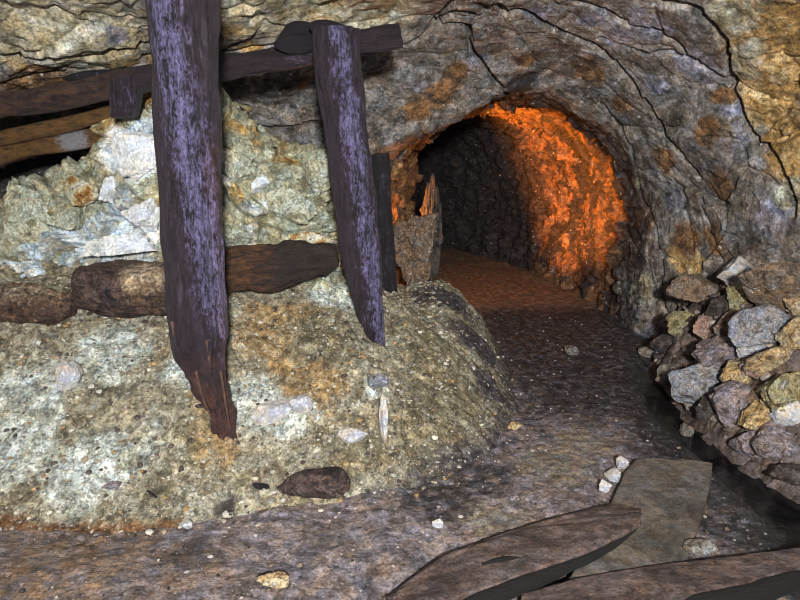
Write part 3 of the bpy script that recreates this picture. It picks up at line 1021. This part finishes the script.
M['log'] = rock_material('rotten_log', [(20, 15, 19), (50, 39, 42), (96, 78, 70), (34, 26, 30), (128, 112, 98)],
                         minerals=[('bloom', [(104, 88, 74), (164, 146, 122), (206, 192, 166)]), ('rust', [(44, 32, 26), (88, 64, 46), (130, 100, 72)])],
                         speck=(0.22, 1.85), fine=70, coarse=9, bump=1.0, hue=0.12)
log1 = bedded_log('sill_log', [(80, 290), (84, 290), (102, 290), (130, 290), (152, 291), (176, 292)], [3.10] * 6, [0.098, 0.118, 0.128, 0.128, 0.124, 0.12], M['log'], 21, rough=0.022,
                  bloom=lambda V: 0.9 * blobs(V, [(at(142, 276, 3.0), .17)]), rust=lambda V: 0.6 * blobs(V, [(at(150, 300, 3.0), .15)]))
tag(log1, 'stubby rotten brown log end poking out left of the front post', 'log', 'rotten sill logs in the slope')
log2 = bedded_log('sill_log', [(-60, 300), (-20, 302), (20, 304), (45, 305), (62, 307), (74, 309)], [3.05] * 6, [0.10, 0.10, 0.09, 0.085, 0.07, 0.035], M['log'], 22, rough=0.024,
                  bloom=lambda V: 0.8 * smooth(0.72, 0.84, V[:, 2]), rust=lambda V: 0.5 + 0 * V[:, 0])
tag(log2, 'rusty half buried log at the left edge of the picture', 'log', 'rotten sill logs in the slope')
log3 = bedded_log('sill_log', [(200, 272), (224, 270), (250, 270), (275, 268), (300, 264), (322, 258), (337, 255)], [3.22] * 7, [0.11, 0.115, 0.12, 0.10, 0.09, 0.065, 0.05], M['soft'], 23, rough=0.034,
                  rust=lambda V: smooth(-0.6, -0.75, V[:, 0]))
tag(log3, 'crumbling dark brown sill timber spanning between the two big posts', 'log', 'rotten sill logs in the slope')

c0 = hit(310, 492)
ck = tube('wood_chunk', [((c0[0] - .17, c0[1] + .02, c0[2] - .005), .012), ((c0[0] - .13, c0[1] + .01, c0[2] + .008), .026), ((c0[0] - .06, c0[1], c0[2] + .03), .052),
                         ((c0[0] + .02, c0[1], c0[2] + .04), .064), ((c0[0] + .10, c0[1], c0[2] + .045), .064), ((c0[0] + .15, c0[1], c0[2] + .05), .05), ((c0[0] + .175, c0[1], c0[2] + .055), .015)],
          M['log'], seg=64, sub=16, rough=0.014, seed=24, grain_axis=0)
tag(ck, 'lone brown chunk of rotten wood lying at the foot of the muck slope', 'wood chunk')
c1 = hit(252, 489)
ck2 = tube('wood_splinter', [((c1[0] - .07, c1[1], c1[2] + .006), .006), ((c1[0], c1[1], c1[2] + .012), .018), ((c1[0] + .07, c1[1] - .005, c1[2] + .014), .012)], M['black_post'], seg=24, sub=12, rough=0.006, seed=25, grain_axis=0)
tag(ck2, 'small black wood splinter touching the left end of the rotten chunk', 'splinter', 'wood splinters')
c2 = hit(152, 496)
ck3 = tube('wood_splinter', [((c2[0] - .03, c2[1] + .025, c2[2] + .012), .004), ((c2[0], c2[1], c2[2] + .012), .005), ((c2[0] + .03, c2[1] - .03, c2[2] + .01), .003)], M['black_post'], seg=12, sub=8, rough=0.001, seed=26, grain_axis=0)
tag(ck3, 'thin black twig lying on pale gravel below the front post', 'splinter', 'wood splinters')

# planks on the floor
def floor_slab(name, A_px, B_px, z, thick, mat, **kw):
    za, zb = z if isinstance(z, tuple) else (z, z)
    return loft(name, [on_z(a, b, za) for a, b in A_px], [on_z(a, b, zb) for a, b in B_px], thick, mat, **kw)


pl1 = floor_slab('floor_plank', [(388, 594), (420, 570), (448, 552), (500, 532), (560, 514), (612, 502), (640, 506)], [(420, 614), (455, 596), (490, 584), (535, 567), (580, 552), (622, 532), (641, 518)], (0.035, 0.085), 0.045, M['plank'], seed=31, nu=160, nv=36, rough=0.008, ragged=0.02)
tag(pl1, 'brown weathered plank lying diagonally across the floor in front', 'plank', 'planks on the floor')
pl2 = floor_slab('floor_plank', [(560, 590), (590, 545), (612, 500), (626, 470), (636, 457)], [(682, 566), (690, 548), (702, 512), (711, 480), (713, 461)], 0.035, 0.05, M['greyplank'], seed=32, nu=130, nv=50, rough=0.005, grain_axis=1)
tag(pl2, 'wide grey board lying lengthways beside the water gutter', 'plank', 'planks on the floor')
pl3 = floor_slab('floor_plank', [(520, 592), (580, 576), (640, 566), (720, 556), (800, 546), (880, 538)], [(520, 640), (590, 620), (660, 606), (720, 594), (800, 572), (880, 560)], (0.05, 0.075), 0.04, M['plank'], seed=33, nu=150, nv=36, rough=0.006, ragged=0.02)
tag(pl3, 'dark plank along the bottom right corner crossing the grey board', 'plank', 'planks on the floor')

M['rot'] = wood_material('black_strip_timber', (5, 4, 4), (20, 16, 15), (60, 50, 44), 'x', (0.62, 0.78), 0.7)  # black tone of the strips, used to paint in shade along plank edges


def black_strip(plank, px_pts, z, r, seed, label, name='black_strip'):
    e = tube(name, [(on_z(a, b, z), r * f_) for a, b, f_ in px_pts], M['rot'], plank, seg=20, sub=26, rough=0.009, seed=seed, grain_axis=0)  # 'rot' is the plain black tone of the strips
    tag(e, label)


black_strip(pl1, [(440, 622, .9), (470, 607, 1.2), (500, 594, 1.4), (545, 576, 1.1), (585, 560, .9), (614, 544, .6), (638, 526, .3)], 0.05, 0.022, 61, 'black strip standing in for the shadow gap under the plank edge')  # black tube put in for the shadow gap under this edge
black_strip(pl1, [(482, 564, .1), (494, 561, .7), (506, 559, .9), (518, 558, .5), (528, 556, .1)], 0.070, 0.010, 62, 'black hollow mark on the plank', 'black_hollow')  # short black strip on the top of the plank
black_strip(pl3, [(660, 615, .5), (690, 606, 1.2), (720, 602, 1.5), (760, 592, 1.5), (800, 581, 1.5), (860, 570, 1.2)], 0.045, 0.022, 63, 'black strip standing in for the shadow gap under the plank edge')  # dark under the bottom plank's edge, added as a black tube

# ------------------------------------------------------------------ loose rocks
import bmesh


def ico(sub):
    b_ = bmesh.new()
    bmesh.ops.create_icosphere(b_, subdivisions=sub, radius=1.0)
    V = np.array([v_.co[:] for v_ in b_.verts])
    F = np.array([[l.index for l in f.verts] for f in b_.faces])
    b_.free()
    return V, F


ICO = {k: ico(k) for k in (2, 3, 4, 5)}


def stone_shape(sub, seed, planes=9, rough=0.05):
    V, F = ICO[sub]
    g = np.random.RandomState(seed)
    nrm = g.normal(size=(planes, 3))
    nrm /= np.linalg.norm(nrm, axis=1, keepdims=True)
    off = g.uniform(0.45, 0.85, planes)
    dots = V @ nrm.T
    r = np.where(dots > 0.05, off / np.maximum(dots, 0.05), 9).min(1)
    r = np.minimum(r, 1.25)
    P = V * r[:, None]
    Q = P + seed * 3.7
    f, e = facets(Q, 2.6, seed, 1.1)
    P = P * (1 + rough * 1.6 * f + rough * fbm(Q, 2.5, 4, seed + 500, 0.6) - rough * 1.2 * (1 - smooth(0, 0.12, e)))[:, None]
    ext = np.abs(P).max(0)
    return P / ext * 0.95, F


def stone_material(name, cols, rough=(0.45, 0.8), coarse=17, speck=(0.35, 1.65)):
    return rock_material(name, cols, speck=speck, fine=95, coarse=coarse, bump=0.9, hue=0.2, chips=(200, 194, 184), chip_scale=40, chip_cut=0.06, rough=rough, spec=0.5)


STONE = {
    'white': stone_material('white_quartz', [(214, 212, 210), (240, 240, 240), (188, 184, 184), (254, 254, 254)], speck=(0.8, 1.25)),
    'brown': stone_material('brown_stone', [(74, 60, 51), (121, 102, 87), (163, 141, 118), (98, 81, 69), (206, 198, 190)]),
    'tan': stone_material('tan_stone', [(112, 92, 69), (170, 148, 112), (217, 194, 150), (135, 113, 87), (206, 198, 190)]),
    'gold': stone_material('golden_stone', [(117, 95, 64), (182, 153, 105), (241, 211, 154), (135, 113, 82), (206, 198, 190)]),
    'blue': stone_material('blue_grey_stone', [(86, 88, 94), (133, 134, 141), (184, 185, 192), (107, 106, 109), (206, 198, 190)]),
    'olive': stone_material('olive_stone', [(91, 85, 62), (140, 134, 100), (194, 187, 143), (107, 99, 76), (206, 198, 190)]),
    'pink': stone_material('pinkish_stone', [(100, 78, 71), (152, 125, 114), (201, 169, 154), (119, 95, 85), (206, 198, 190)]),
    'lilac': stone_material('purple_grey_stone', [(79, 71, 76), (124, 113, 118), (175, 164, 168), (98, 88, 91), (206, 198, 190)]),
    'dark': stone_material('dark_stone', [(39, 35, 34), (67, 61, 59), (98, 90, 85), (53, 48, 47)]),
    'grey': stone_material('grey_stone', [(77, 74, 69), (119, 113, 105), (163, 157, 147), (95, 90, 82), (206, 198, 190)]),
}


def rock(px, py, wpx, hpx, mat, seed, label, group='loose rocks against the right wall', tilt=None, depth=0.85, sub=4, name='rock', fn=ground, lift=0.25, cat='rock', planes=9):
    p = hit(px, py + hpx * 0.35, fn)
    wall = np.interp(p[1], [2.5, 3.0, 4.0, 4.45, 4.75], [2.6, 2.55, 2.2, 2.08, 1.98]) - 0.12
    if p[0] > wall:      # the rock leans on the wall foot
        for yy in np.arange(2.4, 5, 0.02):
            p = at(px, py + hpx * 0.35, yy)
            if p[0] > np.interp(yy, [2.5, 3.0, 4.0, 4.45, 4.75], [2.6, 2.55, 2.2, 2.08, 1.98]) - 0.12:
                break
    sc = p[1] / F_PX * 1.03
    w, h = wpx * sc * 0.76, hpx * sc * 0.78
    P, F = stone_shape(sub, seed, planes)
    P = P * np.array([w, (w + h) / 2 * depth, h])
    if tilt:
        c, s = math.cos(math.radians(tilt)), math.sin(math.radians(tilt))
        P = np.stack([P[:, 0] * c - P[:, 2] * s, P[:, 1], P[:, 0] * s + P[:, 2] * c], -1)
    lowz = P[:, 2].min()
    gz = fn(p[0], p[1] + 0.0)
    q = at(px, py, p[1] + 0.02)
    o = mesh_obj(name, P, F, STONE[mat], smooth_shade=False)
    o.location = (q[0], q[1], max(q[2], gz - lowz - 2 * h * lift))
    tag(o, label, cat, group)
    return o


R = [
    (736, 274, 38, 28, 'white', 1, 'white and grey quartz rock topmost on the right pile', 0),
    (704, 292, 50, 26, 'brown', 2, 'flat brown rock left of the topmost white quartz', 8),
    (741, 299, 24, 26, 'olive', 3, 'small yellowish rock directly under the topmost white quartz', 0),
    (778, 292, 62, 44, 'brown', 4, 'largest brown rock at the top right of the pile', -10),
    (768, 330, 56, 34, 'blue', 5, 'big pale blue grey rock midway up the right pile', 10),
    (683, 325, 26, 20, 'olive', 6, 'small pale olive rock at the left end of the pile by the drift wall', 0),
    (706, 329, 32, 26, 'pink', 7, 'pinkish rock right of the small pale olive one', 5),
    (731, 328, 28, 28, 'brown', 8, 'brown angular rock touching the left side of the blue grey rock', 0),
    (799, 334, 36, 24, 'tan', 9, 'pale tan rock cut by the right picture edge below the brown boulder', 12),
    (716, 354, 52, 28, 'lilac', 10, 'long purple grey slab under the pinkish rock', -6),
    (750, 350, 22, 18, 'white', 11, 'small whitish rock wedged below the blue grey rock', 0),
    (780, 362, 50, 26, 'tan', 12, 'tan flat rock below the blue grey rock near the picture edge', 10),
    (699, 384, 46, 36, 'blue', 13, 'smooth blue grey rock low on the pile beside the gutter', 0),
    (734, 378, 34, 30, 'gold', 14, 'golden patched rock right of the smooth low blue grey rock', 0),
    (760, 370, 28, 20, 'pink', 15, 'small pink rock left of the flat tan rock', 20),
    (788, 390, 44, 40, 'olive', 16, 'dark olive rock at the right edge under the flat tan rock', 0),
    (756, 420, 44, 24, 'gold', 17, 'bright golden rock tilted upward in the lower pile', 28),
    (735, 410, 36, 42, 'lilac', 18, 'tall purple grey rock left of the bright golden one', 0),
    (778, 447, 62, 34, 'lilac', 19, 'broad purple grey rock at the lowest right of the pile', -12),
    (793, 418, 30, 24, 'white', 20, 'whitish rock at the right edge beside the bright golden rock', 0),
    (713, 408, 28, 24, 'dark', 21, 'dark wet rock at the gutter edge left of the tall purple grey rock', 0),
    (692, 404, 20, 18, 'grey', 22, 'small grey rock standing in the head of the gutter', 0),
    (671, 376, 28, 18, 'grey', 23, 'light grey rock at the foot of the drift wall', 0),
    (686, 434, 15, 20, 'grey', 24, 'small upright grey stone alone in the wet gutter', -10),
    (748, 446, 36, 26, 'lilac', 25, 'lilac grey rock below the bright golden rock at the water edge', 0),
    (722, 308, 26, 20, 'dark', 26, 'dark rusty rock between the flat brown rock and pinkish rock', 0),
    (664, 346, 22, 18, 'dark', 27, 'dark rock under the crack at the end of the drift wall', 0),
    (800, 478, 44, 26, 'dark', 28, 'dark wet rock at the right picture edge above the gutter', 0),
    (760, 398, 26, 20, 'brown', 29, 'small brown rock directly above the bright golden one', 0),
    (797, 308, 26, 20, 'tan', 30, 'small tan rock tucked under the largest brown rock at the edge', 0),
]
for (px, py, w, h, mt, sd, lb, tl_) in R:
    rock(px, py, w, h, mt, sd + 40, lb, tilt=tl_)

# rocks at the drift mouth
def pillar(name, px, py, wpx, hpx, y, mat, seed, label, tilt=0, depth=0.8, planes=16):
    q = at(px, py, y)
    sc = y / F_PX
    P, F = stone_shape(5, seed, planes, 0.12)
    P = P * np.array([wpx * sc * 0.58, wpx * sc * 0.58 * depth * 1.3, hpx * sc * 0.58])
    c, s = math.cos(math.radians(tilt)), math.sin(math.radians(tilt))
    P = np.stack([P[:, 0] * c - P[:, 2] * s, P[:, 1], P[:, 0] * s + P[:, 2] * c], -1)
    o = mesh_obj(name, P, F, STONE[mat], smooth_shade=False)
    o.location = q
    return tag(o, label, 'rock', 'rocks at the drift mouth')


pillar('boulder', 412, 246, 50, 104, 5.05, 'brown', 91, 'brown boulder behind the thin black post at the drift mouth', 0)
pillar('rock_slab', 433, 228, 26, 112, 5.3, 'dark', 92, 'upright pointed dark slab right of the brown boulder, before the dark drift', -3, 0.9, 14)

# pale stones lying about
PEB = [
    (296, 411, 26, 18, 'white', 'white quartz lump on the slope right of the front post foot, upper of two', hit),
    (272, 421, 30, 16, 'white', 'white quartz lump on the slope touching the front post foot, lower of two', hit),
    (356, 441, 26, 14, 'white', 'white stone on the slope just above the rotten wood chunk', hit),
    (383, 428, 8, 36, 'white', 'narrow upright white stone on the slope right of the rotten wood chunk', hit),
    (621, 468, 12, 12, 'white', 'bright white stone highest of the cluster left of the grey board', hit),
    (612, 480, 13, 10, 'white', 'white stone in the middle of the cluster left of the grey board', hit),
    (604, 490, 11, 9, 'white', 'white stone lowest of the cluster left of the grey board', hit),
    (186, 531, 12, 8, 'white', 'small white stone on the brown soil below the front post', hit),
    (697, 551, 26, 14, 'grey', 'pale grey stone between the grey board and the dark bottom plank', hit),
    (516, 428, 13, 8, 'gold', 'small golden stone at the right foot of the muck slope', hit),
    (272, 588, 28, 12, 'tan', 'pale tan stone at the bottom edge of the picture', hit),
    (438, 529, 10, 8, 'white', 'tiny white stone on dark floor above the diagonal plank', hit),
    (611, 547, 8, 7, 'gold', 'tiny golden stone beside the lower edge of the diagonal plank', hit),
    (115, 497, 16, 12, 'lilac', 'grey purple stone on the pale gravel left of the twig', hit),
    (572, 352, 12, 8, 'grey', 'single pale stone on the dark drift floor', hit),
    (240, 352, 14, 10, 'tan', 'tan stone on the slope right of the front post', hit),
    (68, 385, 22, 26, 'white', 'pale blocky stone half sunk in the slope at far left', hit),
    (375, 388, 22, 14, 'blue', 'bluish stone at the foot of the leaning post', hit),
    (352, 470, 20, 10, 'tan', 'tan stone against the right end of the rotten wood chunk', hit),
    (650, 356, 18, 12, 'grey', 'grey stone at the drift wall foot, right in the shadow', hit),
]
for i, (px, py, w, h, mt, lb, _f) in enumerate(PEB):
    rock(px, py, w, h, mt, 140 + i, lb, group='pale stones on the floor and slope', sub=3, name='stone', lift=0.08, cat='stone')

# ------------------------------------------------------------------ pale blocks standing out of the quartz rock face
STONE['milk'] = rock_material('milky_quartz', [(170, 182, 186), (222, 232, 236), (250, 252, 254), (198, 206, 214), (255, 255, 255)], speck=(0.7, 1.3), fine=70, coarse=11, bump=0.7, hue=0.1)
STONE['palegreen'] = rock_material('pale_green_quartz', [(112, 114, 92), (168, 172, 148), (214, 218, 200), (138, 138, 108), (236, 238, 228)], speck=(0.5, 1.45), fine=70, coarse=11, bump=0.8, hue=0.14)
STONE['streaked'] = rock_material('ochre_streaked_quartz', [(92, 58, 28), (170, 124, 60), (204, 192, 150), (230, 230, 214), (120, 78, 36)], speck=(0.5, 1.45), fine=70, coarse=10, bump=0.8, hue=0.1)


def block(px, py, wpx, hpx, mat, seed, label, tilt=0.0, out=0.055):
    crest = np.interp(at(px, py, YW)[0], tl[:, 0], tl[:, 2])
    z = at(px, py, YW)[2]
    q = np.clip((z - 0.3) / (crest - 0.3), 0, 1)
    y = YW + 0.27 * q ** 1.5 - 0.10 * (1 - q) - out
    c_ = at(px, py, y)
    sc = y / F_PX
    P, F = stone_shape(5, seed, 10, 0.05)
    P = P * np.array([wpx * sc * 0.6, 0.10, hpx * sc * 0.6])
    c, s_ = math.cos(math.radians(tilt)), math.sin(math.radians(tilt))
    P = np.stack([P[:, 0] * c - P[:, 2] * s_, P[:, 1], P[:, 0] * s_ + P[:, 2] * c], -1)
    o = mesh_obj('quartz_block', P, F, STONE[mat], smooth_shade=False)
    o.location = c_
    tag(o, label, 'quartz block', 'quartz blocks in the rock face')


for a in [
    (131, 150, 60, 54, 'milk', 301, 'biggest bluish white quartz block beside the front post, above the log', 30),
    (76, 188, 44, 32, 'streaked', 302, 'quartz block with dark ochre streaks near the top left of the rock face', 0),
    (108, 188, 15, 26, 'milk', 303, 'small white lens of quartz right of the ochre streaked block', -15),
    (140, 216, 42, 38, 'milk', 304, 'white quartz block touching the front post below the biggest bluish one', 0),
    (122, 246, 78, 22, 'milk', 305, 'long flat white quartz slab lying directly above the stubby log', 4),
    (70, 222, 44, 26, 'palegreen', 306, 'pale green grey quartz block under the ochre streaked block', 0),
    (28, 215, 44, 50, 'palegreen', 307, 'large pale green block at the left end of the rock face', 0),
    (238, 172, 34, 34, 'palegreen', 308, 'pale tan quartz block touching the right side of the front post', 0),
    (262, 182, 13, 24, 'milk', 309, 'white quartz sliver leaning right of the pale tan block', -25),
    (236, 236, 34, 32, 'palegreen', 310, 'grey quartz block over the sill timber, touching the front post', 0),
    (284, 208, 60, 36, 'palegreen', 311, 'broad olive grey slab midway between the two big posts', -14),
    (322, 176, 34, 36, 'palegreen', 312, 'olive grey corner block at the top right end of the rock face', 0),
    (308, 238, 52, 20, 'streaked', 313, 'low ochre stained slab just above the right end of the sill timber', 6),
]:
    block(*a)

# ------------------------------------------------------------------ gravel (uncountable)
def gravel(name, label, count, sampler, sizes, cols, seed, group=None):
    g = np.random.RandomState(seed)
    V2, F2 = ICO[2]
    shapes = [stone_shape(2, seed * 31 + k, 8, 0.03)[0] for k in range(10)]
    Vs, Fs, tint = [], [], []
    n_ = 0
    for k in range(count):
        x, y, z = sampler(g)
        s = sizes[0] * (sizes[1] / sizes[0]) ** (g.rand() ** 2.2)
        P = shapes[g.randint(10)] * s * np.array([g.uniform(.7, 1.3), g.uniform(.7, 1.2), g.uniform(.5, .9)])
        a = g.rand() * 6.28
        c, s_ = math.cos(a), math.sin(a)
        P = np.stack([P[:, 0] * c - P[:, 1] * s_, P[:, 0] * s_ + P[:, 1] * c, P[:, 2]], -1) + np.array([x, y, z + s * 0.2])
        Vs.append(P)
        Fs.append(F2 + n_)
        n_ += len(P)
        tint.append(np.full(len(P), g.rand()))
    t = NT(name + '_stone')
    c = t.ramp(t.attr('tint'), [((i + 0.0) / len(cols), c_) for i, c_ in enumerate(cols)], 'CONSTANT')
    c = t.mix(1.0, c, t.ramp(t.noise(90, 5, 0.7), [(0.3, 0.5), (0.7, 1.0)]), 'MULTIPLY')
    t.l(c, t.b.inputs['Base Color'])
    t.b.inputs['Roughness'].default_value = 0.6
    o = mesh_obj(name, np.vstack(Vs), np.vstack(Fs), t.m, attrs=dict(tint=np.concatenate(tint)), smooth_shade=False)
    tag(o, label, 'gravel', kind='stuff')
    return o


def heap_sample(g):
    while True:
        x, y = g.uniform(-2.3, 0.85), g.uniform(2.05, 5.0)
        if y > 3.3 and x < -0.3 or (x > 0.3 and g.rand() < 0.8):
            continue
        if heap_signed(np.array([x]), np.array([y]))[0] > 0.25 * g.rand() - 0.08:
            return x, y, max(float(heap_height(x, y)), float(floor_height(x, y)))


def floor_sample(g):
    while True:
        x, y = g.uniform(-1.8, 1.9), g.uniform(1.6, 5.5)
        if x > 0.645 * y + 0.1 or heap_signed(np.array([x]), np.array([y]))[0] > 0.05:
            continue
        return x, y, float(floor_height(x, y))


gravel('slope_gravel', 'fine mixed gravel littering the muck slope', 6500, heap_sample, (0.003, 0.018),
       [(150, 140, 118), (190, 186, 170), (110, 96, 80), (64, 54, 54), (172, 164, 142), (160, 128, 84), (130, 124, 112), (84, 72, 68), (180, 178, 168), (146, 146, 140)], 3)
gravel('floor_gravel', 'sparse small gravel scattered over the dark mine floor', 2200, floor_sample, (0.0025, 0.012),
       [(90, 82, 82), (60, 54, 54), (150, 144, 140), (110, 92, 74), (44, 40, 42), (170, 164, 162), (84, 70, 58), (74, 68, 70), (100, 94, 96)], 4)

def bank_sample(g):
    while True:
        x, y = g.uniform(1.6, 2.6), g.uniform(2.2, 4.6)
        z = float(bank_height(x, y, True))
        if z > 0.0 and x < 0.66 * y + 0.1:
            return x, y, z


gravel('bank_gravel', 'broken rubble chips filling the gaps between the rocks at right', 650, bank_sample, (0.010, 0.045),
       [(92, 80, 76), (124, 112, 108), (70, 60, 58), (150, 138, 128), (112, 92, 78), (54, 48, 48), (168, 158, 152), (98, 90, 96)], 5)

# ------------------------------------------------------------------ light
w = bpy.data.worlds.new('world')
S.world = w
w.use_nodes = True
w.node_tree.nodes['Background'].inputs[0].default_value = (0.78, 0.80, 1.0, 1)
w.node_tree.nodes['Background'].inputs[1].default_value = 0.36


def area(name, loc, target, size, power, color):
    d = bpy.data.lights.new(name, 'AREA')
    d.size = size
    d.energy = power
    d.color = color
    o = bpy.data.objects.new(name, d)
    COL.objects.link(o)
    o.location = loc
    o.rotation_euler = (Vector(target) - Vector(loc)).to_track_quat('-Z', 'Y').to_euler()
    return o


area('camera_flash', (0.22, -1.3, 2.02), (0.0, 3.8, 1.1), 0.22, 440, (1.0, 0.97, 0.92))
d = bpy.data.lights.new('orange_lamp', 'SPOT')
d.energy = 480
d.color = (1.0, 0.29, 0.045)
d.shadow_soft_size = 0.05
d.spot_size = math.radians(96)
d.spot_blend = 0.5
lamp = bpy.data.objects.new('orange_lamp', d)
COL.objects.link(lamp)
lamp.location = (0.34, 6.45, 0.78)
lamp.rotation_euler = (Vector((1.75, 6.8, 1.4)) - Vector(lamp.location)).to_track_quat('-Z', 'Y').to_euler()
d = bpy.data.lights.new('orange_fill', 'POINT')  # unseen fill light added to warm the left wall patch
d.energy = 130
d.color = (1.0, 0.3, 0.04)
d.shadow_soft_size = 0.03
cn = bpy.data.objects.new('orange_fill', d)
COL.objects.link(cn)
cn.location = (-0.15, 5.5, 0.95)
